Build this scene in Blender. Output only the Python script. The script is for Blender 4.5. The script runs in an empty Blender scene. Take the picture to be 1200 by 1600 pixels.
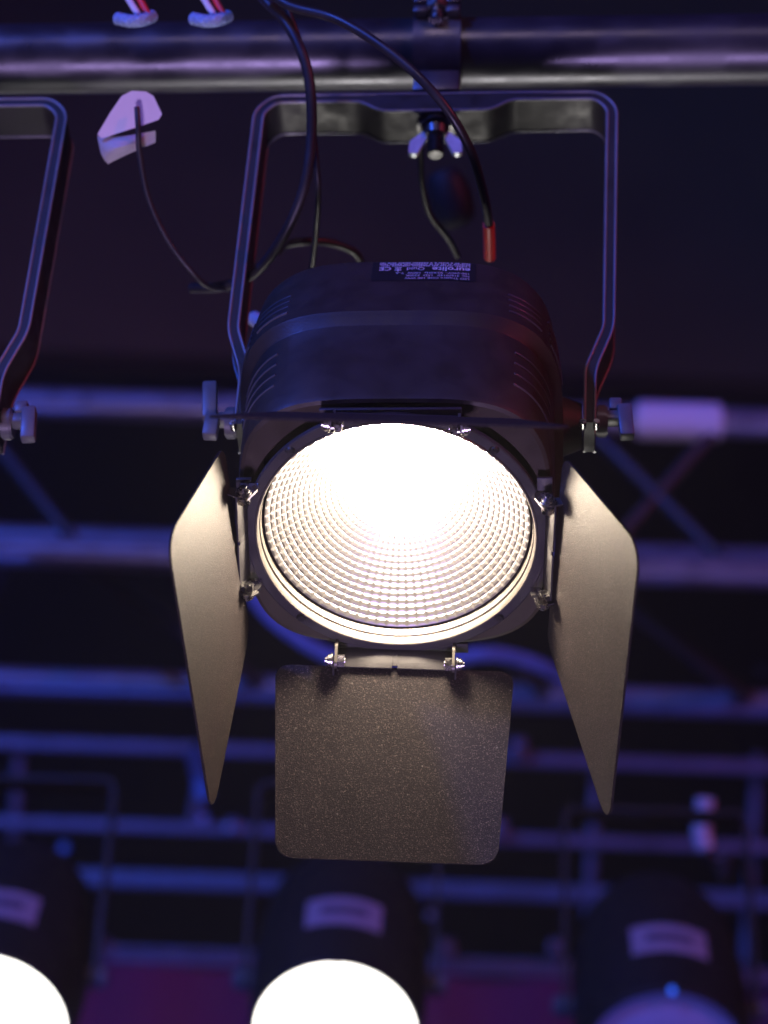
import bpy, bmesh, math, random
from mathutils import Vector, Matrix
from mathutils.geometry import tessellate_polygon

random.seed(7)
S = bpy.context.scene
COL = S.collection
R = math.radians

# ------------------------------------------------------------------ camera
PITCH, ROLL, FPX = R(35.0), R(2.4), 4100.0
CAM = Vector((0, 0, 1.5))
FWD = Vector((0, math.cos(PITCH), math.sin(PITCH)))
U0 = Vector((0, -math.sin(PITCH), math.cos(PITCH)))
X0 = Vector((1, 0, 0))
RGT = X0 * math.cos(ROLL) + U0 * math.sin(ROLL)
UPV = U0 * math.cos(ROLL) - X0 * math.sin(ROLL)


def pt(px, py, d):
    """a spot in the hall, found from the photograph (1200x1600) and its distance"""
    return CAM + d * (FWD + RGT * ((px - 600) / FPX) - UPV * ((py - 800) / FPX))


cd = bpy.data.cameras.new('camera')
cam = bpy.data.objects.new('camera', cd)
COL.objects.link(cam)
m = Matrix((RGT, UPV, -FWD)).transposed().to_4x4()
m.translation = CAM
cam.matrix_world = m
cd.sensor_fit = 'VERTICAL'
cd.sensor_height = 36
cd.sensor_width = 27
cd.lens = 36 * FPX / 1600
cd.clip_start = 0.05
cd.clip_end = 100
cd.dof.use_dof = True
cd.dof.focus_distance = 1.515
cd.dof.aperture_fstop = 5.2
cd.dof.aperture_blades = 9
S.camera = cam

# ------------------------------------------------------------------ world, lamps, exposure
w = bpy.data.worlds.new('World')
S.world = w
w.use_nodes = True
w.node_tree.nodes['Background'].inputs[0].default_value = (0.30, 0.22, 0.42, 1)
w.node_tree.nodes['Background'].inputs[1].default_value = 0.012
S.view_settings.view_transform = 'Standard'
S.view_settings.look = 'None'
S.view_settings.gamma = 1
S.view_settings.exposure = 0
S.view_settings.use_curve_mapping = False
S.cycles.use_denoising = True
S.cycles.max_bounces = 8
S.cycles.sample_clamp_indirect = 8
S.cycles.sample_clamp_direct = 0
S.cycles.blur_glossy = 0.4
S.cycles.use_light_tree = True


def lamp(name, loc, target, watts, col, radius=0.15, angle=50, blend=0.6):
    ld = bpy.data.lights.new(name, 'SPOT')
    ld.energy = watts
    ld.color = col
    ld.shadow_soft_size = radius
    ld.spot_size = R(angle)
    ld.spot_blend = blend
    o = bpy.data.objects.new(name, ld)
    COL.objects.link(o)
    o.location = loc
    o.rotation_euler = (Vector(target) - Vector(loc)).to_track_quat('-Z', 'Y').to_euler()
    return o


RIG = pt(640, 500, 1.7)
# coloured stage wash: blue from house left, magenta and red from house right
lamp('blue_wash', (-3.2, -2.6, 4.6), pt(350, 900, 2.4), 1150, (0.045, 0.13, 1.0), 0.16, 70)
lamp('pink_front_fill', (-0.6, -4.0, 4.2), pt(640, 330, 1.8), 70, (0.95, 0.70, 0.90), 0.16, 24)  # added weak front fill that lifts the dark housing
lamp('red_wash', (3.6, -2.0, 4.0), pt(800, 700, 2.2), 190, (1.0, 0.09, 0.14), 0.16, 60)
lamp('blue_back_light', (-2.4, 4.2, 6.2), pt(500, 900, 2.8), 800, (0.04, 0.12, 1.0), 0.12, 80)
lamp('floor_bounce_fill', (-0.35, -0.1, -1.2), pt(600, 420, 1.75), 380, (0.66, 0.46, 1.0), 0.30, 26)  # added fill from below, standing in for bounce off the stage floor
lamp('crossbar_fill', (0.1, 3.55, 0.85), (0.05, 1.36, 2.78), 95, (1.0, 0.95, 0.88), 0.25, 16)  # added unseen lamp that brightens the underside of the crossbar
lamp('blue_truss_fill', (-1.1, 2.5, -0.2), pt(420, 1050, 3.9), 105, (0.05, 0.11, 1.0), 0.12, 62)  # added lamp that turns the rear truss undersides blue
lamp('violet_truss_fill', (1.7, 2.5, -0.2), pt(820, 1050, 3.9), 55, (0.22, 0.13, 1.0), 0.12, 62)  # added lamp that tints the right half of the rear truss

# ------------------------------------------------------------------ materials


def mat(name, base, rough=0.5, metal=0.0, spec=0.5, noise=None, bump=None, emit=None):
    """principled surface; noise=(scale, amount) varies colour and roughness, bump=(scale, strength, metres)"""
    mt = bpy.data.materials.new(name)
    mt.use_nodes = True
    nt = mt.node_tree
    b = nt.nodes['Principled BSDF']
    b.inputs['Base Color'].default_value = (*base, 1)
    b.inputs['Roughness'].default_value = rough
    b.inputs['Metallic'].default_value = metal
    b.inputs['Specular IOR Level'].default_value = spec
    tc = nt.nodes.new('ShaderNodeTexCoord')
    if noise:
        n = nt.nodes.new('ShaderNodeTexNoise')
        n.inputs['Scale'].default_value = noise[0]
        n.inputs['Detail'].default_value = 5
        nt.links.new(tc.outputs['Object'], n.inputs['Vector'])
        mr = nt.nodes.new('ShaderNodeMapRange')
        mr.inputs[1].default_value = 0.3
        mr.inputs[2].default_value = 0.7
        mr.inputs[3].default_value = max(0.02, rough - noise[1] * 0.4)
        mr.inputs[4].default_value = min(1, rough + noise[1] * 0.4)
        nt.links.new(n.outputs['Fac'], mr.inputs[0])
        nt.links.new(mr.outputs[0], b.inputs['Roughness'])
        mx = nt.nodes.new('ShaderNodeMix')
        mx.data_type = 'RGBA'
        mx.inputs[6].default_value = (*[c * (1 - noise[1]) for c in base], 1)
        mx.inputs[7].default_value = (*[min(1, c * (1 + noise[1])) for c in base], 1)
        nt.links.new(n.outputs['Fac'], mx.inputs[0])
        nt.links.new(mx.outputs[2], b.inputs['Base Color'])
    if bump:
        n2 = nt.nodes.new('ShaderNodeTexNoise')
        n2.inputs['Scale'].default_value = bump[0]
        n2.inputs['Detail'].default_value = 3
        nt.links.new(tc.outputs['Object'], n2.inputs['Vector'])
        bp = nt.nodes.new('ShaderNodeBump')
        bp.inputs['Strength'].default_value = bump[1]
        bp.inputs['Distance'].default_value = bump[2]
        nt.links.new(n2.outputs['Fac'], bp.inputs['Height'])
        nt.links.new(bp.outputs[0], b.inputs['Normal'])
    if emit:
        b.inputs['Emission Color'].default_value = (*emit[0], 1)
        b.inputs['Emission Strength'].default_value = emit[1]
    return mt


def blade_material():
    """black textured powder coat with fine mica sparkle painted as pale specks and settled dust"""
    mt = mat('black_powder_coat', (0.075, 0.068, 0.062), 0.52, 0.0, 0.13)
    nt = mt.node_tree
    b = nt.nodes['Principled BSDF']
    tc = [n for n in nt.nodes if n.type == 'TEX_COORD'][0]
    n1 = nt.nodes.new('ShaderNodeTexNoise')
    n1.inputs['Scale'].default_value = 1500
    n1.inputs['Detail'].default_value = 2
    nt.links.new(tc.outputs['Object'], n1.inputs['Vector'])
    bp = nt.nodes.new('ShaderNodeBump')
    bp.inputs['Strength'].default_value = 0.55
    bp.inputs['Distance'].default_value = 0.0006
    nt.links.new(n1.outputs['Fac'], bp.inputs['Height'])
    nt.links.new(bp.outputs[0], b.inputs['Normal'])
    # mica flakes: paler specks, their sparkle put into the colour
    v = nt.nodes.new('ShaderNodeTexVoronoi')
    v.inputs['Scale'].default_value = 2300
    nt.links.new(tc.outputs['Object'], v.inputs['Vector'])
    sx = nt.nodes.new('ShaderNodeSeparateColor')
    nt.links.new(v.outputs['Color'], sx.inputs[0])
    r1 = nt.nodes.new('ShaderNodeMapRange')
    r1.inputs[1].default_value = 0.86
    r1.inputs[2].default_value = 1.0
    nt.links.new(sx.outputs[0], r1.inputs[0])
    # dust specks
    v2 = nt.nodes.new('ShaderNodeTexVoronoi')
    v2.inputs['Scale'].default_value = 230
    nt.links.new(tc.outputs['Object'], v2.inputs['Vector'])
    r2 = nt.nodes.new('ShaderNodeMapRange')
    r2.inputs[1].default_value = 0.16
    r2.inputs[2].default_value = 0.10
    nt.links.new(v2.outputs['Distance'], r2.inputs[0])
    s2 = nt.nodes.new('ShaderNodeSeparateColor')
    nt.links.new(v2.outputs['Color'], s2.inputs[0])
    r3 = nt.nodes.new('ShaderNodeMapRange')
    r3.inputs[1].default_value = 0.86
    r3.inputs[2].default_value = 0.95
    nt.links.new(s2.outputs[1], r3.inputs[0])
    mul = nt.nodes.new('ShaderNodeMath')
    mul.operation = 'MULTIPLY'
    nt.links.new(r2.outputs[0], mul.inputs[0])
    nt.links.new(r3.outputs[0], mul.inputs[1])
    n3 = nt.nodes.new('ShaderNodeTexNoise')
    n3.inputs['Scale'].default_value = 28
    n3.inputs['Detail'].default_value = 4
    nt.links.new(tc.outputs['Object'], n3.inputs['Vector'])
    a = nt.nodes.new('ShaderNodeMix')
    a.data_type = 'RGBA'
    a.inputs[6].default_value = (0.0140, 0.0115, 0.0122, 1)
    a.inputs[7].default_value = (0.026, 0.0212, 0.0222, 1)
    nt.links.new(n3.outputs['Fac'], a.inputs[0])
    c = nt.nodes.new('ShaderNodeMix')
    c.data_type = 'RGBA'
    c.inputs[7].default_value = (0.115, 0.09, 0.077, 1)
    nt.links.new(r1.outputs[0], c.inputs[0])
    nt.links.new(a.outputs[2], c.inputs[6])
    d = nt.nodes.new('ShaderNodeMix')
    d.data_type = 'RGBA'
    d.inputs[7].default_value = (0.11, 0.10, 0.09, 1)
    nt.links.new(mul.outputs[0], d.inputs[0])
    nt.links.new(c.outputs[2], d.inputs[6])
    nt.links.new(d.outputs[2], b.inputs['Base Color'])
    return mt


M = {
    'blade': blade_material(),
    'housing': mat('black_housing_paint', (0.038, 0.028, 0.019), 0.5, 0, 0.45, (60, 0.25), (900, 0.25, 0.0004)),
    'plate': mat('black_front_plate_paint', (0.035, 0.033, 0.036), 0.5, 0, 0.5, (90, 0.3), (1200, 0.3, 0.0004)),
    'yoke': mat('black_yoke_paint', (0.020, 0.019, 0.018), 0.5, 0, 0.42, (70, 0.3), (1000, 0.3, 0.0004)),
    'rim': mat('yoke_edge_highlight', (0.22, 0.22, 0.235), 0.36, 0.2, 0.6, (50, 0.2)),  # paler than the yoke, so the edge highlight is in the colour
    'reflector': mat('bright_aluminium_reflector', (0.90, 0.89, 0.88), 0.32, 1.0),
    'ring': mat('satin_aluminium_ring', (0.14, 0.13, 0.115), 0.42, 0.6, 0.5, (120, 0.15)),
    'steel': mat('zinc_plated_steel', (0.55, 0.54, 0.52), 0.26, 1.0, 0.5, (300, 0.25)),
    'dark_steel': mat('blackened_steel', (0.06, 0.06, 0.06), 0.35, 0.6, 0.5, (200, 0.3)),
    'knob': mat('black_plastic', (0.12, 0.12, 0.13), 0.4, 0.0, 0.5, (100, 0.2)),
    'hole': mat('soot_black', (0.008, 0.008, 0.008), 0.9, 0, 0.1),
    'led': mat('led_phosphor', (0.9, 0.8, 0.5), 0.5, 0, 0.5, emit=((1.0, 0.81, 0.60), 290.0)),
    'led_off': mat('led_phosphor_unlit', (0.8, 0.62, 0.15), 0.5),
    'label': mat('black_label_film', (0.017, 0.016, 0.016), 0.45),
    'print': mat('silver_label_print', (0.75, 0.72, 0.75), 0.5),
    'slot': mat('vent_edge', (0.10, 0.095, 0.10), 0.3, 0.2, 0.6),
    'truss': mat('truss_aluminium', (0.27, 0.27, 0.30), 0.36, 0.5, 0.5, (35, 0.25), (220, 0.12, 0.0006)),
    'tube': mat('grey_tube_aluminium', (0.095, 0.095, 0.11), 0.36, 0.8, 0.5, (35, 0.25), (220, 0.12, 0.0006)),
    'lacing': mat('dull_lacing_tube', (0.07, 0.07, 0.075), 0.55, 0.6, 0.4, (40, 0.3)),
    'clamp': mat('black_clamp_aluminium', (0.11, 0.11, 0.12), 0.38, 0.7, 0.5, (80, 0.25)),
    'cable': mat('black_rubber_cable', (0.024, 0.022, 0.024), 0.42, 0, 0.5, (60, 0.3)),
    'red_cable': mat('red_sleeve', (0.80, 0.045, 0.04), 0.45, 0, 0.5, (80, 0.2)),
    'tape': mat('white_cloth_tape', (0.78, 0.74, 0.76), 0.65, 0, 0.3, (90, 0.08), (500, 0.3, 0.0004)),
    'braid': mat('blue_lit_braid', (0.30, 0.42, 0.70), 0.5, 0, 0.4, (400, 0.6), (420, 0.9, 0.002)),  # blue of the stage light is put into the base colour
    'blue_lit_hose': mat('blue_lit_hose', (0.10, 0.17, 0.42), 0.5, 0, 0.4, (60, 0.3)),  # blue light on the hose is painted into its colour
    'wing': mat('zinc_wing_nut', (0.62, 0.66, 0.72), 0.36, 0.3, 0.5, (200, 0.2)),
    'cloth': mat('black_stage_cloth', (0.100, 0.058, 0.022), 0.95, 0, 0.1, (3, 0.3)),
    'red_cloth': mat('crimson_stage_cloth', (0.30, 0.03, 0.10), 0.9, 0, 0.1, (2, 0.25)),
    'par': mat('black_lamp_body', (0.010, 0.010, 0.011), 0.6, 0, 0.3, (40, 0.3)),
    'par_lit': mat('lit_frosted_lens', (0.9, 0.9, 0.9), 0.5, 0, 0.5, emit=((1.0, 0.95, 0.86), 7.0)),
    'par_dark': mat('unlit_frosted_lens', (0.60, 0.55, 0.66), 0.6, 0, 0.4, (50, 0.08)),
    'sticker': mat('white_paper_sticker', (0.36, 0.32, 0.36), 0.6, 0, 0.4, (100, 0.08)),
    'sticker_ink': mat('sticker_ink', (0.12, 0.10, 0.14), 0.6),
    'indicator': mat('blue_indicator', (0.05, 0.1, 0.6), 0.4, emit=((0.03, 0.14, 1.0), 1.2)),
}

# ------------------------------------------------------------------ mesh helpers (millimetres inside, metres out)
MM = 0.001


def finish(name, bm, material, parent=None, xf=None, smooth=None, kind=None):
    """bm in millimetres; xf maps the metre mesh into the parent's frame"""
    bmesh.ops.recalc_face_normals(bm, faces=bm.faces)
    bm.transform(Matrix.Scale(MM, 4))
    if xf is not None:
        bm.transform(xf)
    me = bpy.data.meshes.new(name)
    bm.to_mesh(me)
    bm.free()
    if smooth is not None:
        for p in me.polygons:
            p.use_smooth = True
        try:
            me.set_sharp_from_angle(angle=R(smooth))
        except Exception:
            pass
    for mm in (material if isinstance(material, (list, tuple)) else [material]):
        me.materials.append(M[mm])
    o = bpy.data.objects.new(name, me)
    COL.objects.link(o)
    if parent:
        o.parent = parent
    if kind:
        o['kind'] = kind
    return o


def tag(o, label, cat, group=None):
    o['label'] = label
    o['category'] = cat
    if group:
        o['group'] = group
    return o


def empty(name, matrix):
    o = bpy.data.objects.new(name, None)
    COL.objects.link(o)
    o.empty_display_size = 0.02
    o.matrix_world = matrix
    return o


def box(bm, c, s, rot=None, bevel=0.0):
    g = bmesh.ops.create_cube(bm, size=1)
    vs = g['verts']
    bmesh.ops.scale(bm, vec=Vector(s), verts=vs)
    if bevel:
        es = {e for v in vs for e in v.link_edges}
        r = bmesh.ops.bevel(bm, geom=list(es), offset=bevel, segments=2, affect='EDGES', profile=0.5)
        vs = list({v for f in r['faces'] for v in f.verts} | {v for v in vs if v.is_valid})
    if rot is not None:
        bmesh.ops.transform(bm, matrix=rot.to_4x4(), verts=vs)
    bmesh.ops.translate(bm, vec=Vector(c), verts=vs)
    return vs


def cyl(bm, a, b, r, seg=20, r2=None, bevel=0.0):
    a, b = Vector(a), Vector(b)
    d = b - a
    g = bmesh.ops.create_cone(bm, cap_ends=True, segments=seg, radius1=r, radius2=r if r2 is None else r2, depth=d.length)
    vs = g['verts']
    if bevel:
        es = [e for v in vs for e in v.link_edges if len([f for f in e.link_faces if len(f.verts) > 4]) == 1]
        rr = bmesh.ops.bevel(bm, geom=list(set(es)), offset=bevel, segments=2, affect='EDGES')
        vs = list({v for f in rr['faces'] for v in f.verts} | {v for v in vs if v.is_valid})
    q = Vector((0, 0, 1)).rotation_difference(d.normalized()).to_matrix().to_4x4()
    bmesh.ops.transform(bm, matrix=Matrix.Translation((a + b) / 2) @ q, verts=vs)
    return vs


def loft(bm, rings, close=True, cap0=False, cap1=False):
    rows = [[bm.verts.new(p) for p in r] for r in rings]
    n = len(rows[0])
    for a, b in zip(rows, rows[1:]):
        for i in range(n if close else n - 1):
            j = (i + 1) % n
            bm.faces.new((a[i], a[j], b[j], b[i]))
    if cap0:
        bm.faces.new(rows[0][::-1])
    if cap1:
        bm.faces.new(rows[-1])
    return rows


def lathe(bm, prof, seg=96, closed=False):
    """prof: (r, z) list about the local z axis"""
    rings = [[(r * math.cos(t), r * math.sin(t), z) for t in [2 * math.pi * k / seg for k in range(seg)]] for r, z in prof]
    if closed:
        rings.append(rings[0])
        rows = [[bm.verts.new(p) for p in r] for r in rings[:-1]]
        rows.append(rows[0])
        for a, b in zip(rows, rows[1:]):
            for i in range(seg):
                j = (i + 1) % seg
                bm.faces.new((a[i], a[j], b[j], b[i]))
    else:
        loft(bm, rings)


def spline(pts, n=10):
    P = [Vector(p) for p in pts]
    P = [P[0] * 2 - P[1]] + P + [P[-1] * 2 - P[-2]]
    out = []
    for i in range(1, len(P) - 2):
        a, b, c, d = P[i - 1:i + 3]
        for k in range(n):
            t = k / n
            out.append(0.5 * ((2 * b) + (c - a) * t + (2 * a - 5 * b + 4 * c - d) * t * t + (3 * b - a - 3 * c + d) * t ** 3))
    out.append(P[-2])
    return out


def sweep(bm, path, rad, seg=10, cap=True):
    """round tube along a list of points"""
    path = [Vector(p) for p in path]
    t0 = (path[1] - path[0]).normalized()
    n = t0.orthogonal().normalized()
    rings = []
    for i, p in enumerate(path):
        t = (path[min(i + 1, len(path) - 1)] - path[max(i - 1, 0)]).normalized()
        n = (n - t * n.dot(t)).normalized()
        b = t.cross(n)
        r = rad[i] if isinstance(rad, (list, tuple)) else rad
        rings.append([p + (n * math.cos(2 * math.pi * k / seg) + b * math.sin(2 * math.pi * k / seg)) * r for k in range(seg)])
    loft(bm, rings, True, cap, cap)


def round_poly(corners, seg=6):
    """corners: (x, y, radius) -> outline with rounded corners"""
    out = []
    n = len(corners)
    for i in range(n):
        x, y, r = corners[i]
        p = Vector((x, y))
        a = Vector(corners[i - 1][:2]) - p
        b = Vector(corners[(i + 1) % n][:2]) - p
        if r <= 0:
            out.append(p)
            continue
        half = a.angle(b) / 2
        t = min(r / math.tan(half), a.length * 0.49, b.length * 0.49)
        p0, p1 = p + a.normalized() * t, p + b.normalized() * t
        for k in range(seg + 1):
            s = k / seg
            out.append(p0 * (1 - s) ** 2 + p * 2 * s * (1 - s) + p1 * s * s)
    return out


def extrude_outline(bm, outline, h0, h1, axes, origin, concave=False):
    """outline 2-D -> solid; axes = (u, v, w) unit vectors"""
    u, v, ww = axes
    o = Vector(origin)
    A = [bm.verts.new(o + u * p[0] + v * p[1] + ww * h0) for p in outline]
    B = [bm.verts.new(o + u * p[0] + v * p[1] + ww * h1) for p in outline]
    if concave:
        for tri in tessellate_polygon([[Vector((p[0], p[1], 0)) for p in outline]]):
            if len(set(tri)) == 3:
                bm.faces.new([A[i] for i in tri])
                bm.faces.new([B[i] for i in tri])
    else:
        bm.faces.new(A[::-1])
        bm.faces.new(B)
    n = len(A)
    for i in range(n):
        j = (i + 1) % n
        bm.faces.new((A[i], A[j], B[j], B[i]))


def copy_tree(o, parent=None, skip=()):
    c = o.copy()
    COL.objects.link(c)
    c.parent = parent
    for ch in list(o.children):
        if ch.name.split('.')[0] not in skip:
            copy_tree(ch, c, skip)
    return c


# ------------------------------------------------------------------ setting
def panel(name, pts_, material, kind='structure', thick=0.03):
    bm = bmesh.new()
    P = [Vector(p) for p in pts_]
    nrm = (P[1] - P[0]).cross(P[2] - P[0]).normalized()
    A = [bm.verts.new(p * 1000) for p in P]
    B = [bm.verts.new((p + nrm * thick) * 1000) for p in P]
    bm.faces.new(A)
    bm.faces.new(B[::-1])
    for i in range(4):
        j = (i + 1) % 4
        bm.faces.new((A[i], B[i], B[j], A[j]))
    o = finish(name, bm, material)
    o['kind'] = kind
    return o


def draped(name, x0, x1, y, z0, z1, material, depth=0.05, pitch=0.16, seed=1):
    """a hanging cloth with real folds"""
    rnd = random.Random(seed)
    bm = bmesh.new()
    n = int((x1 - x0) / pitch * 8)
    cols = []
    ph = 0
    for i in range(n + 1):
        x = x0 + (x1 - x0) * i / n
        ph += rnd.uniform(0.55, 1.0)
        off = depth * math.sin(ph)
        cols.append([bm.verts.new(Vector((x, y + off * f, z)) * 1000) for z, f in ((z0, 1.0), ((z0 + z1) / 2, 0.8), (z1, 0.5))])
    for a, b in zip(cols, cols[1:]):
        for k in range(2):
            bm.faces.new((a[k], b[k], b[k + 1], a[k + 1]))
    o = finish(name, bm, material, smooth=60)
    o['kind'] = 'structure'
    return o


# rear wall cloth and the dark ceiling panel whose front edge crosses the picture
top_edge = pt(600, 598, 5.2)
draped('backdrop', -6, 6, 7.6, -0.5, 8.5, 'cloth', 0.05, 0.5, 3)
panel('ceiling_panel', [(-5, top_edge.y, top_edge.z), (5, top_edge.y, top_edge.z),
                        (5, top_edge.y, top_edge.z + 3.2), (-5, top_edge.y, top_edge.z + 3.2)], 'cloth', thick=0.06)
rb = pt(600, 1522, 5.9)
draped('stage_curtain', -2.5, 2.5, rb.y, rb.z - 2.0, rb.z, 'red_cloth', 0.03, 0.3, 5)

# ------------------------------------------------------------------ the spotlight in focus
YAW, TILT = R(4.4), R(72.6)
EX = Vector((math.cos(YAW), -math.sin(YAW), 0))
EY = Vector((math.sin(YAW), math.cos(YAW), 0))
EZ = Vector((0, 0, 1))


def frame(ox, oy, oz, origin):
    mm = Matrix((ox, oy, oz)).transposed().to_4x4()
    mm.translation = origin
    return mm


def lens_frame(origin, ex, ey, tilt):
    return frame(ex, -ey * math.sin(tilt) + EZ * math.cos(tilt), -EZ * math.sin(tilt) - ey * math.cos(tilt), origin)


LENS = pt(619, 838, 1.52)
MROOT = lens_frame(LENS, EX, EY, TILT)
root = empty('stage_light', MROOT)
tag(root, 'black spotlight with faceted bright reflector and four open barn doors, in focus', 'spotlight', 'barn door spotlights on the near tube')


def superell(a, z, n=3.7, seg=96):
    out = []
    for k in range(seg):
        t = 2 * math.pi * k / seg
        c, s = math.cos(t), math.sin(t)
        out.append((a * math.copysign(abs(c) ** (2 / n), c), a * math.copysign(abs(s) ** (2 / n), s), z))
    return out


def even_superell(a, z, n=3.7, seg=112):
    """the same outline at even angles"""
    out = []
    for k in range(seg):
        t = 2 * math.pi * k / seg
        c, s = math.cos(t), math.sin(t)
        r = a / (abs(c) ** n + abs(s) ** n) ** (1 / n)
        out.append((r * c, r * s, z))
    return out


def circ(r, z, seg=112):
    return [(r * math.cos(2 * math.pi * k / seg), r * math.sin(2 * math.pi * k / seg), z) for k in range(seg)]


# housing: front shell, larger rear shell behind a chamfer, rounded back
A_FRONT, A_REAR = 91.0, 97.0


def rear_a(z):
    return A_REAR - 4.5 * ((-z - 91) / 59) ** 1.5 if z < -91 else A_REAR


bm = bmesh.new()
rings = [circ(30, -78), circ(84, -78), circ(88.5, -40), circ(88.5, -11), circ(89.2, -10),
         even_superell(A_FRONT - 3, -9.5), even_superell(A_FRONT - 1, -10.5), even_superell(A_FRONT, -13.5),
         even_superell(A_FRONT + 0.8, -50), even_superell(A_FRONT + 0.8, -82), even_superell(A_FRONT + 1.2, -83),
         even_superell(A_REAR - 0.8, -88.6), even_superell(A_REAR, -90)]
for z in (-105, -120, -135, -148):
    rings.append(even_superell(rear_a(z), z))
rings += [even_superell(90.5, -154), even_superell(86, -158), even_superell(78, -160.5)]
loft(bm, rings, True, True, True)
housing = finish('housing', bm, 'housing', root, smooth=24)


def on_housing(ang, z, lift=0.4):
    a = rear_a(z) if z < -88 else A_FRONT + 1.2 * (-z - 13) / 71
    c, s = math.cos(ang), math.sin(ang)
    n = 3.7
    r = a / (abs(c) ** n + abs(s) ** n) ** (1 / n) + lift
    return Vector((r * c, r * s, z))


def vent(a0, a1, z, slant=0.0):
    bm_ = bmesh.new()
    N = 14
    sweep(bm_, [on_housing(R(a0 + (a1 - a0) * i / N), z + slant * i / N, 0.05) for i in range(N + 1)], 0.85, 6)
    return finish('vent_slot', bm_, 'slot', housing, smooth=60)


for k in range(4):
    z = -36 - 10.5 * k
    vent(30, 50, z)
    vent(130, 150, z)
for k in range(4):
    z = -99 - 6.5 * k
    vent(42, 54, z)
    vent(126, 138, z)
for k in range(5):
    z = -97 - 6.5 * k
    vent(22, 37, z)
    vent(143, 158, z)

# type label on the rear shell, printed to be read from behind the lamp
LBX, LBZ, LBW, LBH = 14.0, -137.5, 56.0, 24.0


def label_pos(u, v, lift):
    """u to the label's right, v up the label, in mm"""
    x, z = LBX - u, LBZ + v
    n = 3.7
    a = rear_a(z)
    y = a * (1 - abs(x / a) ** n) ** (1 / n)
    return Vector((x, y + lift, z))


bm = bmesh.new()
NU, NV = 12, 8
g = [[bm.verts.new(label_pos(-LBW / 2 - 3 + (LBW + 6) * i / NU, -LBH / 2 + LBH * j / NV, 0.25)) for i in range(NU + 1)] for j in range(NV + 1)]
for j in range(NV):
    for i in range(NU):
        bm.faces.new((g[j][i], g[j][i + 1], g[j + 1][i + 1], g[j + 1][i]))
label_plate = finish('type_label', bm, 'label', housing, smooth=60)


def text_mesh(txt, size, u, v, bold=0.0, stretch=1.0):
    cu = bpy.data.curves.new('txt', 'FONT')
    cu.body = txt
    cu.size = size
    cu.offset = bold
    cu.resolution_u = 2
    to = bpy.data.objects.new('txt', cu)
    COL.objects.link(to)
    bpy.context.view_layer.update()
    dg = bpy.context.evaluated_depsgraph_get()
    me = bpy.data.meshes.new_from_object(to.evaluated_get(dg))
    bpy.data.objects.remove(to)
    b_ = bmesh.new()
    b_.from_mesh(me)
    bpy.data.meshes.remove(me)
    for vv in b_.verts:
        vv.co = label_pos(u + vv.co.x * stretch, v + vv.co.y, 0.5)
    return b_


def label_print(name, b_):
    return finish(name, b_, 'print', housing)


label_print('label_lettering', text_mesh('LED Theatre COB 100 WW', 3.3, -27.5, 8.6))
label_print('label_lettering', text_mesh('No. 41600160   LED  3200K', 3.3, -27.5, 5.2))
label_print('label_lettering', text_mesh('100-240V~ 50/60Hz  100W  T-A', 3.3, -27.5, 1.8))
label_print('label_lettering', text_mesh('eurolite', 7.6, -27.8, -4.9, 0.14, 0.95))
label_print('label_lettering', text_mesh('Quid', 6.0, -0.5, -4.6, 0.0, 0.9))
label_print('label_lettering', text_mesh('CE', 6.4, 19.6, -4.9, 0.12, 0.95))
bm = bmesh.new()
for u, v, a_, b_ in ((13.5, -4.6, 4.2, 0.8), (13.9, -2.9, 3.4, 0.8), (13.5, -1.2, 4.2, 0.8), (15.2, -3.0, 0.8, 4.0)):
    vs = [bm.verts.new(label_pos(u + x, v + y, 0.5)) for x, y in ((0, 0), (a_, 0), (a_, b_), (0, b_))]
    bm.faces.new(vs)
label_print('label_symbol', bm)
rn = random.Random(4)
for row in range(3):
    bm = bmesh.new()
    u = -27.5
    while u < 26:
        wd = rn.uniform(0.5, 1.3)
        vs = [bm.verts.new(label_pos(u + x, -7.2 - 1.9 * row + y, 0.5)) for x, y in ((0, 0), (wd, 0), (wd, 1.2), (0, 1.2))]
        bm.faces.new(vs)
        u += wd + (0.35 if rn.random() > 0.15 else 1.3)
    label_print('label_small_print', bm)

# front plate (screws), aluminium ring, reflector, LED
bm = bmesh.new()
lathe(bm, [(81.5, -3), (81.5, 0.0), (82, 0.4), (87.2, 0.4), (88, -0.2), (88, -3)], 128, True)
for s in (-1, 1):          # flats that carry the side hinges
    box(bm, (s * 86.0, 0, -1.8), (9.0, 82, 2.4), None, 0.5)
    box(bm, (0, s * 86.0, -1.8), (80, 7.0, 2.4), None, 0.5)
plate = finish('front_plate', bm, 'plate', root, smooth=35)
for a in (47, 133, 226, 314):
    bm = bmesh.new()
    c = Vector((84.6 * math.cos(R(a)), 84.6 * math.sin(R(a)), 0.3))
    cyl(bm, c, c + Vector((0, 0, 1.5)), 3.1, 20, 2.2)
    for q in (0, 90):
        box(bm, c + Vector((0, 0, 1.5)), (3.0, 0.7, 0.5), Matrix.Rotation(R(a + q), 3, 'Z'))
    finish('screw', bm, 'dark_steel', plate, smooth=35)

bm = bmesh.new()
lathe(bm, [(78.2, -13), (79.0, -11.2), (79.4, -5.6), (80.6, -5.2), (80.6, -4.2), (79.9, -3.8), (80.3, 0.2), (80.9, 1.4), (81.8, 1.4), (82.2, 0.5), (82.2, -13)], 160, True)
finish('lens_ring', bm, 'ring', root, smooth=30)

bm = bmesh.new()
NS, NR = 78, 18
R0, R1, ZB, ZT = 21.0, 77.5, -52.0, -11.0
rr = [R0 + (R1 - R0) * (k / NR) ** 0.92 for k in range(NR + 1)]


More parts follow.
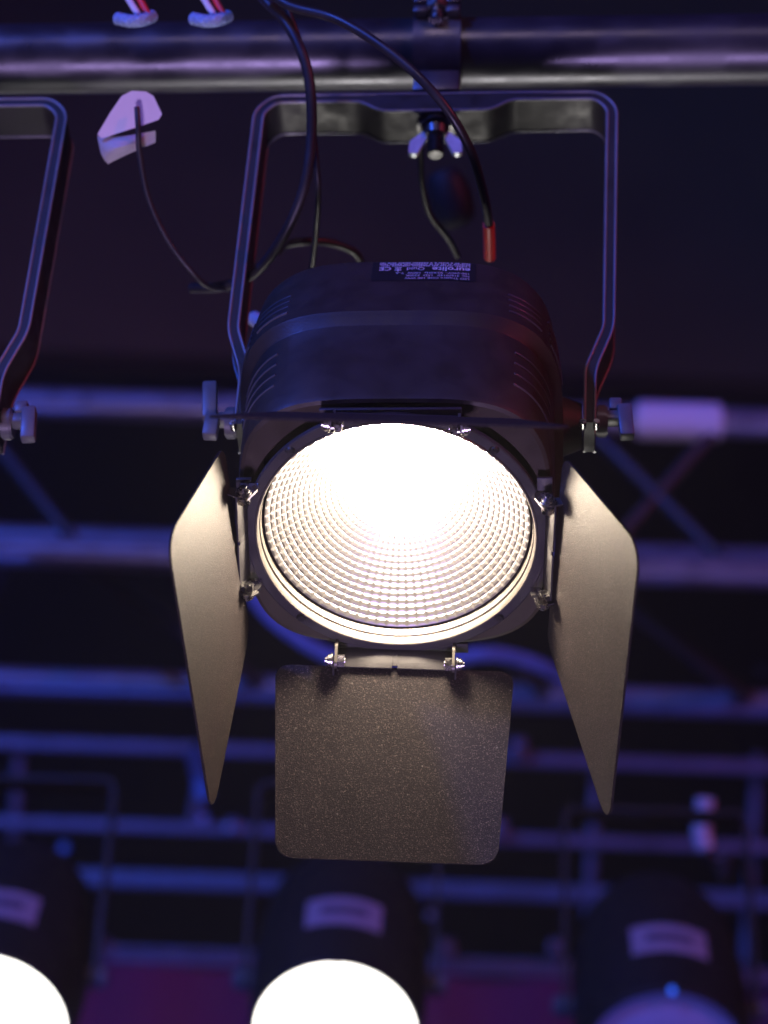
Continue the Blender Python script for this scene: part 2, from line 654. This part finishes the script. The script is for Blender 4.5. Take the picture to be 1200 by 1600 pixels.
def refl(r, ang, push=0.0):
    z = ZB + (ZT - ZB) * (r * r - R0 * R0) / (R1 * R1 - R0 * R0)
    slope = (ZT - ZB) * 2 * r / (R1 * R1 - R0 * R0)
    ln = math.hypot(1, slope)
    rr_, z_ = r - push * slope / ln, z + push / ln
    return Vector((rr_ * math.cos(ang), rr_ * math.sin(ang), z_))


grid = [[bm.verts.new(refl(r, 2 * math.pi * j / NS)) for j in range(NS)] for r in rr]
for i in range(NR):
    ra, rb_ = rr[i], rr[i + 1]
    for j in range(NS):
        j2 = (j + 1) % NS
        q = [grid[i][j], grid[i][j2], grid[i + 1][j2], grid[i + 1][j]]
        h = 0.20 + 0.20 * (i / NR)
        tops = []
        for (fr, fa) in ((0.28, 0.25), (0.28, 0.75), (0.72, 0.75), (0.72, 0.25)):
            tops.append(bm.verts.new(refl(ra + (rb_ - ra) * fr, 2 * math.pi * (j + fa) / NS, h)))
        bm.faces.new(tops)
        for k in range(4):
            k2 = (k + 1) % 4
            bm.faces.new((q[k], q[k2], tops[k2], tops[k]))
finish('reflector', bm, 'reflector', root)

bm = bmesh.new()
lathe(bm, [(21, -52), (20.5, -48), (18.5, -43.5), (14.5, -39.5), (9, -37), (4, -36), (0.3, -35.8)], 48)
finish('led_dome', bm, 'led', root, smooth=60)
bm = bmesh.new()
cyl(bm, (0, 0, -64), (0, 0, -52.3), 30, 48)
finish('led_base', bm, 'dark_steel', root)

# hinge brackets and barn doors
SIDES = {'bottom': (0, -1), 'top': (0, 1), 'left': (-1, 0), 'right': (1, 0)}


def side_axes(k):
    rad = Matrix.Rotation(R(-2.4), 3, 'Z') @ Vector((*SIDES[k], 0))
    return Vector((-rad.y, rad.x, 0)), rad, Vector((0, 0, 1))     # hinge direction, outward, light direction


def bracket(k):
    u, rad, zz = side_axes(k)
    bm_ = bmesh.new()
    r0 = 88.6
    d_ = zz * math.cos(R(20)) + rad * math.sin(R(20))
    fr = Matrix((u, d_.cross(u), d_)).transposed()

    def b(c, s, bev=0.3):
        box(bm_, u * c[0] + rad * 86.4 + d_ * c[2], s, fr, bev)
    b((-18.2, 0, 6.6), (33.2, 1.3, 13.0))
    b((18.2, 0, 6.6), (33.2, 1.3, 13.0))
    b((0, 0, 5.8), (4.0, 1.25, 11.0))
    br_ = finish('hinge_bracket', bm_, 'plate', root, smooth=35)
    for s in (-1, 1):
        bm_ = bmesh.new()
        ol = round_poly([(79, 0.6, 0), (r0 + 0.6, 0.6, 0), (r0 + 0.6, 17, 4), (84.5, 17, 5), (79, 6, 4)], 5)
        extrude_outline(bm_, ol, s * 35.0 - 0.8, s * 35.0 + 0.8, (rad, zz, u), (0, 0, 0))
        finish('ear', bm_, 'ring' if k == 'bottom' else 'steel', br_, smooth=35)
        bm_ = bmesh.new()
        c = rad * 86.5 + zz * 11.5
        cyl(bm_, c + u * s * 29.5, c + u * s * 41.5, 1.9, 14)
        cyl(bm_, c + u * s * 30.0, c + u * s * 34.0, 3.9, 6)
        cyl(bm_, c + u * s * 37.6, c + u * s * 40.2, 3.7, 20, None, 0.6)
        cyl(bm_, c + u * s * 37.0, c + u * s * 37.7, 4.6, 20)
        finish('bolt', bm_, 'steel', br_, smooth=35)
    return br_


def blade(k, ang, r0, z0, corners, turn=0.0):
    """ang: opening from the light direction outwards"""
    u, rad, zz = side_axes(k)
    rt_ = Matrix.Rotation(R(turn), 3, 'Z')
    u, rd = rt_ @ u, rt_ @ rad
    d = zz * math.cos(R(ang)) + rd * math.sin(R(ang))
    nrm = d.cross(u)
    bm_ = bmesh.new()
    extrude_outline(bm_, round_poly(corners, 8), -0.7, 0.7, (u, d, nrm), rad * r0 + zz * z0)
    bmesh.ops.bevel(bm_, geom=[e for e in bm_.edges if any(len(f.verts) > 6 for f in e.link_faces)], offset=0.25, segments=1, affect='EDGES')
    o_ = finish('barn_door', bm_, 'blade', root, smooth=40)
    for s in (-1, 1):      # tabs that the hinge bolts pass through
        bm2 = bmesh.new()
        c = rad * 86.5 + zz * 11.5
        base = rad * r0 + zz * z0 + d * 3.5
        pts2 = [c + zz * 4.2, c - rad * 4.2, c - zz * 4.2, base - d * 3, base + d * 3]
        vs_a = [bm2.verts.new(p + u * (s * 36.9)) for p in pts2]
        vs_b = [bm2.verts.new(p + u * (s * 35.9)) for p in pts2]
        bm2.faces.new(vs_a)
        bm2.faces.new(vs_b[::-1])
        for i in range(5):
            j = (i + 1) % 5
            bm2.faces.new((vs_a[i], vs_b[i], vs_b[j], vs_a[j]))
        finish('hinge_tab', bm2, 'plate', o_)
    return o_


for k in SIDES:
    bracket(k)
small = [(-71.5, 0, 9), (71.5, 0, 9), (64.5, 119, 12), (-64.5, 119, 12)]
wide = [(-66, 0, 14), (66, 0, 14), (96, 118, 13), (-96, 118, 13)]
left_door = [(-66, 0, 14), (70, 0, 14), (110, 118, 13), (-92, 118, 16)]
right_door = [(-70, 0, 14), (66, 0, 14), (92, 118, 16), (-112, 118, 13)]
blade('bottom', 29, 92.5, 10, small)
blade('top', 33.9, 91.2, 8, wide)
blade('left', 7.5, 92.5, 6, left_door, 4.5)
blade('right', 18.5, 92.5, 6, right_door, -1.5)

# yoke, built in its own upright frame round the tilt pivots
PIV = MROOT @ (Vector((7, 0, -108)) * MM)
MY = MROOT.inverted() @ frame(EX, EY, EZ, PIV)
HW, HL, TH, DEP = 121.0, 266.0, 6.2, 30.0
LEAN = 0.026
centre = [(-106, -8), (-106, 33), (-117, 66), (-117, HL - 14), (-107, HL - 3), (107, HL - 3), (117, HL - 14), (117, 66), (106, 33), (106, -8)]
centre = [(x + LEAN * max(0, z), z) for x, z in centre]
TOPX = LEAN * HL


def offset_line(line, o):
    out = []
    for i, p in enumerate(line):
        p = Vector(p)
        d0 = (p - Vector(line[i - 1])).normalized() if i else None
        d1 = (Vector(line[i + 1]) - p).normalized() if i < len(line) - 1 else None
        if d0 is None:
            n_ = Vector((-d1.y, d1.x))
            k_ = 1
        elif d1 is None:
            n_ = Vector((-d0.y, d0.x))
            k_ = 1
        else:
            n_ = Vector((-d0.y - d1.y, d0.x + d1.x)).normalized()
            k_ = 1 / max(0.5, n_.dot(Vector((-d0.y, d0.x))))
        out.append(p + n_ * o * k_)
    return out


def dense(line, n=5, rad=9):
    """round the corners of an open line"""
    out = [Vector(line[0])]
    for i in range(1, len(line) - 1):
        p, a_, b_ = Vector(line[i]), Vector(line[i - 1]), Vector(line[i + 1])
        t = min(rad, (a_ - p).length * 0.45, (b_ - p).length * 0.45)
        p0, p1 = p + (a_ - p).normalized() * t, p + (b_ - p).normalized() * t
        for q in range(n + 1):
            s = q / n
            out.append(p0 * (1 - s) ** 2 + p * 2 * s * (1 - s) + p1 * s * s)
    out.append(Vector(line[-1]))
    return out


outer = dense(offset_line(centre, TH / 2))
inner_l = offset_line(centre, -TH / 2)
# the underside of the crossbar steps down round the hanging bolt
top_in = HL - 3 - TH / 2
inner_l = inner_l[:5] + [Vector((TOPX - 50, top_in)), Vector((TOPX - 36, top_in - 9)), Vector((TOPX + 36, top_in - 9)), Vector((TOPX + 50, top_in))] + inner_l[5:]
inner = dense(inner_l, 4, 5)
bm = bmesh.new()
ol = [(p.x, p.y) for p in outer] + [(p.x, p.y) for p in inner[::-1]]
extrude_outline(bm, ol, -DEP / 2, DEP / 2, (Vector((1, 0, 0)), Vector((0, 0, 1)), Vector((0, 1, 0))), (0, 0, 0), True)
bmesh.ops.triangulate(bm, faces=[f for f in bm.faces if len(f.verts) > 4], ngon_method='EAR_CLIP')
yoke = finish('yoke', bm, 'yoke', root, MY, smooth=30)
for line in (outer, inner):
    for yy in (-DEP / 2, DEP / 2):
        bm = bmesh.new()
        sweep(bm, [(p.x, yy, p.y) for p in line], 0.95, 8)
        finish('rolled_edge', bm, 'rim', yoke, MY, smooth=60)


def lever(side):
    """tilt clamp: boss on the housing, bolt through the yoke, cranked lever"""
    s = side
    bm_ = bmesh.new()
    cyl(bm_, (s * 88, 0, 0), (s * 101.5, 0, 0), 19, 32, 14)
    o1 = finish('pivot_boss', bm_, 'housing', root, MY, smooth=35)
    bm_ = bmesh.new()
    cyl(bm_, (s * 110, 0, 4), (s * 117, 0, 4), 10, 24, None, 1.0)
    box(bm_, (s * 121, -3, 4), (13, 9, 7), None, 1.2)
    if s < 0:       # this one is turned with its arm upwards
        box(bm_, (s * 127, -6, 16), (9, 8, 28), Matrix.Rotation(R(4 * s), 3, 'Y'), 1.4)
        box(bm_, (s * 124.5, -8, -5), (9, 8, 16), Matrix.Rotation(R(-3 * s), 3, 'Y'), 1.4)
    else:
        box(bm_, (s * 128, -6, -1), (9, 8, 24), Matrix.Rotation(R(-4), 3, 'Y'), 1.4)
        box(bm_, (s * 122, -5, 12), (8, 7, 9), None, 1.4)
    o2 = finish('clamp_lever', bm_, 'knob', root, MY, smooth=35)
    bm_ = bmesh.new()
    for q in (-4, 4):
        cyl(bm_, (s * 106 + q, -DEP / 2 - 3, -9), (s * 106 + q, -DEP / 2 + 4, -9), 2.0, 12, None, 0.5)
    finish('yoke_rivet', bm_, 'steel', root, MY, smooth=35)


lever(-1)
lever(1)

# hanging bolt with wing nut under the crossbar
MB = MY @ Matrix.Translation((TOPX * MM, 0, 0))
bm = bmesh.new()
zb = HL - 3 - TH / 2 - 9
cyl(bm, (0, 0, zb - 26), (0, 0, zb + 26), 5.0, 20, None, 0.8)
for k in range(12):
    z = zb - 25 + k * 1.75
    lath = [(5.9 * math.cos(t), 5.9 * math.sin(t), z) for t in [2 * math.pi * q / 20 for q in range(20)]]
    loft(bm, [[(p[0] * 0.82, p[1] * 0.82, z - 0.8) for p in lath], lath, [(p[0] * 0.82, p[1] * 0.82, z + 0.8) for p in lath]])
hb = finish('hanging_bolt', bm, 'dark_steel', root, MB, smooth=40)
bm = bmesh.new()
cyl(bm, (0, 0, zb - 3), (0, 0, zb - 0.4), 13, 32, None, 0.6)
cyl(bm, (0, 0, zb - 10), (0, 0, zb - 3), 7.5, 24, 9)
finish('nut_hub', bm, 'dark_steel', hb, MB, smooth=35)
for s in (-1, 1):
    bm = bmesh.new()
    wo = round_poly([(6, -5, 1), (12, -19, 2), (18, -19, 3), (17, -8, 3), (8, 1, 1)], 5)
    extrude_outline(bm, [(s * p[0], p[1] + zb - 7) for p in wo], -2.0, 2.0, (Vector((1, 0, 0)), Vector((0, 0, 1)), Vector((0, 1, 0))), (0, 0, 0))
    finish('nut_wing', bm, 'wing', hb, MB, smooth=35)


# the neighbour on the same tube, mostly outside the picture
nb = copy_tree(root, None, ('barn_door', 'hinge_bracket', 'led_dome'))
sh = -0.366 * EX
nb.matrix_world = Matrix.Translation(sh) @ MROOT
tag(nb, 'dark spotlight cut off by the left edge, only its bent yoke and clamp lever showing', 'spotlight', 'barn door spotlights on the near tube')

# ------------------------------------------------------------------ near truss tube and clamps
TUBE_C = frame(EX, EY, EZ, PIV) @ (Vector((TOPX, 0, HL + 52)) * MM)
bm = bmesh.new()
cyl(bm, (-900, 0, 0), (900, 0, 0), 24.2, 64)
o = finish('truss_tube', bm, 'tube', smooth=40)
o.matrix_world = frame(EX, EY, EZ, TUBE_C)
tag(o, 'nearest aluminium tube across the top, carrying the spotlight clamp', 'truss tube')


def clamp(shift):
    r = empty('pipe_clamp', frame(EX, EY, EZ, TUBE_C + EX * shift))
    bm_ = bmesh.new()
    prof = []
    for k in range(25):
        t = R(-200 + 220 * k / 24)
        prof.append((29.0 * math.cos(t), 29.0 * math.sin(t)))
    inn = [(24.6 * p[0] / 29, 24.6 * p[1] / 29) for p in prof[::-1]]
    extrude_outline(bm_, prof + inn, -16, 16, (Vector((0, 1, 0)), Vector((0, 0, 1)), Vector((1, 0, 0))), (0, 0, 0), True)
    bmesh.ops.triangulate(bm_, faces=[f for f in bm_.faces if len(f.verts) > 4], ngon_method='EAR_CLIP')
    box(bm_, (0, 0, -38.6), (31, 30, 18), None, 1.5)
    finish('saddle', bm_, 'clamp', r, smooth=40)
    bm_ = bmesh.new()
    for s in (-1, 1):
        box(bm_, (s * 11, -31, 17), (9, 12, 8), None, 1.0)
        box(bm_, (s * 11, -31, 7.6), (9, 10, 6), None, 1.0)
    finish('jaw_lug', bm_, 'clamp', r, smooth=40)
    bm_ = bmesh.new()
    cyl(bm_, (0, -33, -2), (0, -33, 52), 4.2, 16)
    cyl(bm_, (0, -33, 8), (0, -33, 15), 7.5, 6)
    finish('clamp_bolt', bm_, 'steel', r, smooth=40)
    return r


tag(clamp(0.0), 'black clamp gripping the near tube above the lit spotlight', 'clamp', 'pipe clamps')

# ------------------------------------------------------------------ cables near the spotlight


def cable(name, pix, rad, material, label, cat='cable', n=10):
    bm_ = bmesh.new()
    path = spline([pt(*p) * 1000 for p in pix], n)
    sweep(bm_, path, rad, 12)
    o_ = finish(name, bm_, material, smooth=70)
    if label:
        tag(o_, label, cat)
    return o_


cable('power_cable', [(380, -60, 1.70), (405, -10, 1.68), (450, 40, 1.66), (480, 110, 1.65), (487, 200, 1.65), (476, 290, 1.65), (445, 365, 1.66), (400, 425, 1.68), (350, 447, 1.70), (300, 450, 1.73)], 3.4, 'cable',
      'thick black cable looping down left of the spotlight body')
cable('power_cable', [(425, -60, 1.69), (448, 10, 1.67), (478, 100, 1.665), (488, 190, 1.665), (497, 290, 1.67), (494, 360, 1.70), (486, 430, 1.74)], 2.0, 'cable',
      'thin dark cable hanging straight beside the thick loop')
pc = cable('signal_cable', [(400, -30, 1.66), (450, 8, 1.64), (530, 32, 1.62), (620, 90, 1.60), (690, 160, 1.59), (735, 235, 1.60), (757, 310, 1.63), (764, 352, 1.66)], 3.0, 'cable',
           'black cable crossing in front of clamp and ending in red sleeve')
bm = bmesh.new()
sweep(bm, spline([pt(*p) * 1000 for p in [(763.5, 350, 1.658), (764.5, 375, 1.672), (765, 402, 1.69)]], 6), 3.9, 14)
finish('red_sleeve', bm, 'red_cable', pc, smooth=70)
cable('lamp_cord', [(432, 396, 1.76), (445, 383, 1.76), (480, 377, 1.76), (520, 380, 1.77), (556, 396, 1.78), (570, 430, 1.80)], 2.8, 'cable',
      'short black cord arching behind the back of the spotlight')
cable('safety_wire', [(657, 232, 1.74), (660, 290, 1.76), (672, 335, 1.78), (700, 372, 1.80), (715, 400, 1.82)], 2.2, 'cable',
      'thin dark wire dropping from below the wing nut')
# soft dark plug hanging behind the bolt
bm = bmesh.new()
c0, c1 = pt(690, 265, 2.15) * 1000, pt(718, 355, 2.15) * 1000
sweep(bm, spline([c0, c0.lerp(c1, 0.15), c0.lerp(c1, 0.5), c0.lerp(c1, 0.85), c1], 5), [6] + [9 + 9 * math.sin(math.pi * k / 20) for k in range(1, 20)] + [7], 18)
tag(finish('cable_plug', bm, 'par', smooth=60), 'dark out of focus plug hanging behind the wing nut', 'plug')
bm = bmesh.new()
c0, c1 = pt(396, 497, 1.75) * 1000, pt(420, 512, 1.73) * 1000
cyl(bm, c0, c1, 5.2, 20, None, 1.2)
tag(finish('cable_end', bm, 'wing', smooth=40), 'small blue lit metal stub left of the spotlight body', 'connector')

# white tape tag on its own thin wire
tw = cable('tag_wire', [(214, 168, 1.655), (216, 200, 1.652), (218, 240, 1.655), (232, 310, 1.66), (262, 375, 1.665), (300, 425, 1.67), (325, 447, 1.68), (356, 452, 1.70)], 1.9, 'cable',
           'thin wire curving down from the folded tape tag')


def tape(name, outline, d, thick, parent=None):
    bm_ = bmesh.new()
    A, B = [], []
    for x, y, dd in outline:
        A.append(bm_.verts.new(pt(x, y, d + dd) * 1000))
        B.append(bm_.verts.new(pt(x, y, d + dd + thick) * 1000))
    bm_.faces.new(A)
    bm_.faces.new(B[::-1])
    nn = len(A)
    for i in range(nn):
        j = (i + 1) % nn
        bm_.faces.new((A[i], B[i], B[j], A[j]))
    bmesh.ops.triangulate(bm_, faces=[f for f in bm_.faces if len(f.verts) > 4], ngon_method='EAR_CLIP')
    return finish(name, bm_, 'tape', parent)


tg = empty('tape_tag', Matrix.Translation(pt(200, 200, 1.66)))
tag(tg, 'folded white tape tag hanging under the near tube at left', 'tape tag')
Mi = tg.matrix_world.inverted()
bm = bmesh.new()
u0 = [(206, 142), (228, 143), (240, 150), (253, 178), (248, 187), (216, 198), (160, 216), (152, 210), (172, 176), (190, 150)]
extr = []
A = [bm.verts.new(pt(x, y, 1.66 + 0.00006 * (x - 200)) * 1000) for x, y in u0]
B = [bm.verts.new(pt(x, y, 1.6612 + 0.00006 * (x - 200)) * 1000) for x, y in u0]
bm.faces.new(A); bm.faces.new(B[::-1])
for i in range(len(A)):
    j = (i + 1) % len(A)
    bm.faces.new((A[i], B[i], B[j], A[j]))
finish('upper_flap', bm, 'tape', tg, Mi)
bm = bmesh.new()     # lower flap: curls round the fold at its left end
rows = []
NN = 16
for i in range(NN + 1):
    t = i / NN
    x = 152 + (243 - 152) * t
    ytop = 213 - 9 * t + 3 * math.sin(math.pi * t)
    ybot = 213 + 44 * min(1, t * 6) ** 0.5 - 48 * max(0, (t - 0.18)) ** 0.9 * 0.86
    dd = -0.012 * math.sin(math.pi * min(1, t * 1.2))
    row = []
    for j in range(7):
        s = j / 6
        row.append(bm.verts.new(pt(x, ytop + (max(ybot, ytop + 2) - ytop) * s, 1.662 + dd * math.sin(math.pi * s) + 0.004 * s) * 1000))
    rows.append(row)
for a_, b_ in zip(rows, rows[1:]):
    for j in range(6):
        bm.faces.new((a_[j], b_[j], b_[j + 1], a_[j + 1]))
bmesh.ops.solidify(bm, geom=bm.faces[:], thickness=0.6)
finish('lower_flap', bm, 'tape', tg, Mi, smooth=50)

# braided cable ends above the tube
for (bx, by, lab) in ((212, 27, 'blue lit braided cable sleeve tied above the near tube, the left one'), (330, 27, 'blue lit braided cable sleeve with red strand above the near tube')):
    r = empty('braided_sleeve', Matrix.Translation(pt(bx, by, 1.70)))
    tag(r, lab, 'cable sleeve', 'braided sleeves above the tube')
    Mi = r.matrix_world.inverted()
    bm = bmesh.new()
    sweep(bm, spline([pt(bx - 28, by + 2, 1.70) * 1000, pt(bx - 8, by + 6, 1.692) * 1000, pt(bx + 12, by + 4, 1.692) * 1000, pt(bx + 26, by - 2, 1.70) * 1000], 6), 4.2, 14)
    finish('braid', bm, 'braid', r, Mi, smooth=60)
    bm = bmesh.new()
    sweep(bm, spline([pt(bx - 30, by - 60, 1.71) * 1000, pt(bx - 12, by - 30, 1.70) * 1000, pt(bx + 4, by - 4, 1.694) * 1000], 6), 2.2, 10)
    finish('white_strand', bm, 'tape', r, Mi, smooth=60)
    bm = bmesh.new()
    sweep(bm, spline([pt(bx - 10, by - 60, 1.71) * 1000, pt(bx + 8, by - 25, 1.70) * 1000, pt(bx + 20, by - 3, 1.694) * 1000], 6), 2.2, 10)
    finish('red_strand', bm, 'red_cable', r, Mi, smooth=60)

# ------------------------------------------------------------------ background trusses


def bar(name, a, b, r, material, parent=None, xf=None, seg=24):
    bm_ = bmesh.new()
    cyl(bm_, Vector(a) * 1000, Vector(b) * 1000, r, seg)
    return finish(name, bm_, material, parent, xf, smooth=40)


def yaw_line(px, py, d, yaw, half):
    """two ends of a level bar that passes a picture spot"""
    c = pt(px, py, d)
    e = Vector((math.cos(yaw), -math.sin(yaw), 0))
    return c - e * half, c + e * half


# middle box truss: three chords and lacing
YT = R(1.2)
D1 = 3.55
r = empty('box_truss', Matrix.Translation(pt(600, 640, D1)))
tag(r, 'blue lit aluminium truss behind the spotlight, with diagonal lacing', 'truss')
Mi = r.matrix_world.inverted()
c1 = pt(600, 645, D1)
e = Vector((math.cos(YT), -math.sin(YT), 0))
eb = Vector((math.sin(YT), math.cos(YT), 0))
H, W = 0.243, 0.33
c2 = c1 - EZ * H
c3 = c2 + eb * W
for c in (c1, c2, c3, c1 + eb * W):
    bar('chord', c - e * 1.6, c + e * 1.6, 20.0, 'truss', r, Mi, 32)


def along(c, px, d):
    """the spot on a chord that shows at picture column px"""
    best = None
    for k in range(-1500, 1501):
        p = c + e * (k / 1000)
        v = p - CAM
        x = 600 + FPX * v.dot(RGT) / v.dot(FWD)
        if best is None or abs(x - px) < best[0]:
            best = (abs(x - px), p)
    return best[1]


for (ca, xa, cb, xb) in ((c1, -60, c2, 130), (c2, 105, c3, 420), (c2, 20, c3, -90), (c1, 1130, c2, 925), (c1, 905, c2, 1150), (c2, 900, c3, 1180),
                         (c1, 560, c2, 330), (c1, 620, c2, 800), (c2, 480, c3, 700), (c2, 640, c3, 860)):
    bar('lacing', along(ca, xa, D1), along(cb, xb, D1), 9.0, 'lacing', r, Mi, 16)
# pale sleeve on the upper chord
pa, pb = along(c1, 992, D1), along(c1, 1128, D1)
bm = bmesh.new()
cyl(bm, pa * 1000, pb * 1000, 26, 40, None, 4)
tag(finish('truss_sleeve', bm, 'tape', smooth=40), 'pale lilac lit sleeve wrapped round the truss chord right of the spotlight', 'sleeve')
cable('hanging_cable', [(380, 900, 3.1), (420, 962, 3.1), (500, 1018, 3.1), (610, 1056, 3.1), (700, 1032, 3.1), (760, 1022, 3.1), (815, 1030, 3.12), (860, 1048, 3.14), (930, 1085, 3.2)], 8.5, 'blue_lit_hose',
      'thick blue lit hose sagging behind the lens, seen above the lower door')
# lower ladder truss
r = empty('ladder_truss', Matrix.Translation(pt(600, 1380, 4.6)))
tag(r, 'blue lit pipe grid behind the lower row of lamps', 'truss')
Mi = r.matrix_world.inverted()
for (py, d, rad) in ((1178, 4.6, 12), (1303, 4.6, 10), (1386, 4.6, 15), (1505, 4.6, 15)):
    a, b = yaw_line(560, py, d, R(1.0), 2.0)
    bar('rail', a, b, rad, 'truss', r, Mi)
for (px, y0, y1) in ((30, 1178, 1505), (320, 1178, 1300), (935, 1178, 1505), (1185, 1178, 1505), (600, 1178, 1505)):
    bar('upright', pt(px, y0, 4.63), pt(px - 20, y1, 4.63), 10, 'truss', r, Mi, 16)
for (px, py) in ((870, 1480), (698, 1480), (165, 1480), (780, 1292), (365, 1292), (810, 1165)):
    bm = bmesh.new()
    q = pt(px, py, 4.56) * 1000
    box(bm, q, (26, 20, 24), None, 4)
    finish('coupler', bm, 'truss', r, Mi, smooth=40)

# ------------------------------------------------------------------ lower row of lamps


def par_lamp(px, py, d, lit, label, tilt=R(58)):
    ex = Vector((math.cos(R(2)), -math.sin(R(2)), 0))
    ey = Vector((math.sin(R(2)), math.cos(R(2)), 0))
    O = pt(px, py, d)
    MR = lens_frame(O, ex, ey, tilt)
    rt = empty('wash_light', MR)
    tag(rt, label, 'stage light', 'lower row of lamps')
    bm_ = bmesh.new()
    lathe(bm_, [(88.5, -12), (88.5, 2), (90, 4), (94, 4), (95.5, 2), (96, -10), (99, -40), (101, -90), (100, -170), (92, -235), (70, -285), (35, -305), (2, -309)], 64)
    hs = finish('housing', bm_, 'par', rt, smooth=35)
    bm_ = bmesh.new()
    lathe(bm_, [(88.6, -6), (80, -2.5), (60, 1.5), (30, 4.0), (0.5, 4.8)], 64)
    finish('lens', bm_, 'par_lit' if lit else 'par_dark', rt, smooth=60)
    # sticker wrapped on the upper side of the body, with a printed line
    for nm, z0, z1, a0, a1, lift, mt in (('sticker', -118, -62, 62, 112, 0.6, 'sticker'), ('sticker_print', -100, -82, 72, 102, 1.0, 'sticker_ink')):
        bm_ = bmesh.new()
        rows_ = []
        for i in range(13):
            t = R(a0 + (a1 - a0) * i / 12)
            rows_.append([(rad_ * math.cos(t), rad_ * math.sin(t), z_) for rad_, z_ in ((100.6 + lift, z1), (101.2 + lift, (z0 + z1) / 2), (101.2 + lift, z0))])
        loft(bm_, rows_, False)
        finish(nm, bm_, mt, hs, smooth=60)
    bm_ = bmesh.new()
    cyl(bm_, (2, 93, 2), (2, 93, 7), 3.5, 16)
    finish('indicator', bm_, 'indicator' if not lit else 'par', hs, smooth=40)
    # yoke
    my = MR.inverted() @ frame(ex, ey, EZ, MR @ (Vector((0, 0, -100)) * MM))
    cl = dense([(-109, -10), (-109, 240), (-101, 250), (101, 250), (109, 240), (109, -10)], 4, 10)
    bm_ = bmesh.new()
    a_, b_ = offset_line([tuple(p) for p in cl], 2.5), offset_line([tuple(p) for p in cl], -2.5)
    extrude_outline(bm_, [tuple(p) for p in a_] + [tuple(p) for p in b_[::-1]], -15, 15, (Vector((1, 0, 0)), Vector((0, 0, 1)), Vector((0, 1, 0))), (0, 0, 0), True)
    bmesh.ops.triangulate(bm_, faces=[f for f in bm_.faces if len(f.verts) > 4], ngon_method='EAR_CLIP')
    finish('yoke', bm_, 'yoke', rt, my, smooth=30)
    for s in (-1, 1):
        bm_ = bmesh.new()
        cyl(bm_, (s * 97, 0, 0), (s * 123, 0, 0), 12, 20, None, 2)
        finish('pivot_knob', bm_, 'knob', rt, my, smooth=40)
    return rt


par_lamp(524, 1612, 2.92, True, 'glowing wash light at bottom centre, below the lower barn door')
par_lamp(-22, 1600, 2.92, True, 'glowing wash light cut off by the bottom left corner')
par_lamp(1040, 1655, 2.92, False, 'unlit wash light with purple lens and lilac sticker at bottom right')

# small beads added far behind, standing in for blurred light spots
for (px, py, d, rad, mt, lab) in ((672, 1428, 4.0, 7, 'tape', 'small pale bead added for a blurred light spot right of the centre wash light'),
                                  (1190, 1046, 4.0, 9, 'ring', 'small warm bead added for a blurred light spot near the right edge'),
                                  (100, 1325, 4.0, 9, 'braid', 'small blue bead added for a blurred light spot above the bottom left lamp'),
                                  (318, 1278, 4.0, 8, 'braid', 'small dim bead added for a blurred light spot below the left barn door tip')):
    bm = bmesh.new()
    bmesh.ops.create_icosphere(bm, subdivisions=3, radius=rad)
    bmesh.ops.scale(bm, vec=(1, 0.6, 1), verts=bm.verts)
    bm.transform(Matrix.Translation(pt(px, py, d) * 1000))
    tag(finish('light_spot_bead', bm, mt, smooth=60), lab, 'stud', 'blurred light spots behind')
a, b = pt(302, 1165, 3.8), pt(320, 1250, 3.8)
bm = bmesh.new()
cyl(bm, a * 1000, b * 1000, 13, 20, 11, 3)
tag(finish('short_pipe', bm, 'braid', smooth=40), 'short bright blue pipe end just left of the left barn door tip', 'pipe')
cable('cable_wrap', [(1102, 1248, 3.3), (1100, 1275, 3.3), (1096, 1300, 3.3), (1102, 1325, 3.3)], 12, 'tape', 'pale lilac tape wrap hanging above the unlit wash light', 'tape wrap')
cable('coiled_cable', [(1105, 1330, 3.3), (1120, 1345, 3.3), (1135, 1340, 3.3), (1128, 1370, 3.3)], 9, 'cable', 'dark cable curl below the pale tape wrap', 'cable')

# ------------------------------------------------------------------ thin haze added to lift the blacks and spread lamp glow
bm = bmesh.new()
box(bm, (0, 3200, 3000), (14000, 11600, 12200))
hz = finish('haze', bm, 'hole')
hz['kind'] = 'stuff'
hm = bpy.data.materials.new('added_haze')
hm.use_nodes = True
hn = hm.node_tree
hn.nodes.clear()
ho = hn.nodes.new('ShaderNodeOutputMaterial')
hv = hn.nodes.new('ShaderNodeVolumePrincipled')
hv.inputs['Color'].default_value = (0.9, 0.9, 0.92, 1)
hv.inputs['Density'].default_value = 0.008
hv.inputs['Anisotropy'].default_value = 0.45
hn.links.new(hv.outputs[0], ho.inputs['Volume'])
hz.data.materials.clear()
hz.data.materials.append(hm)
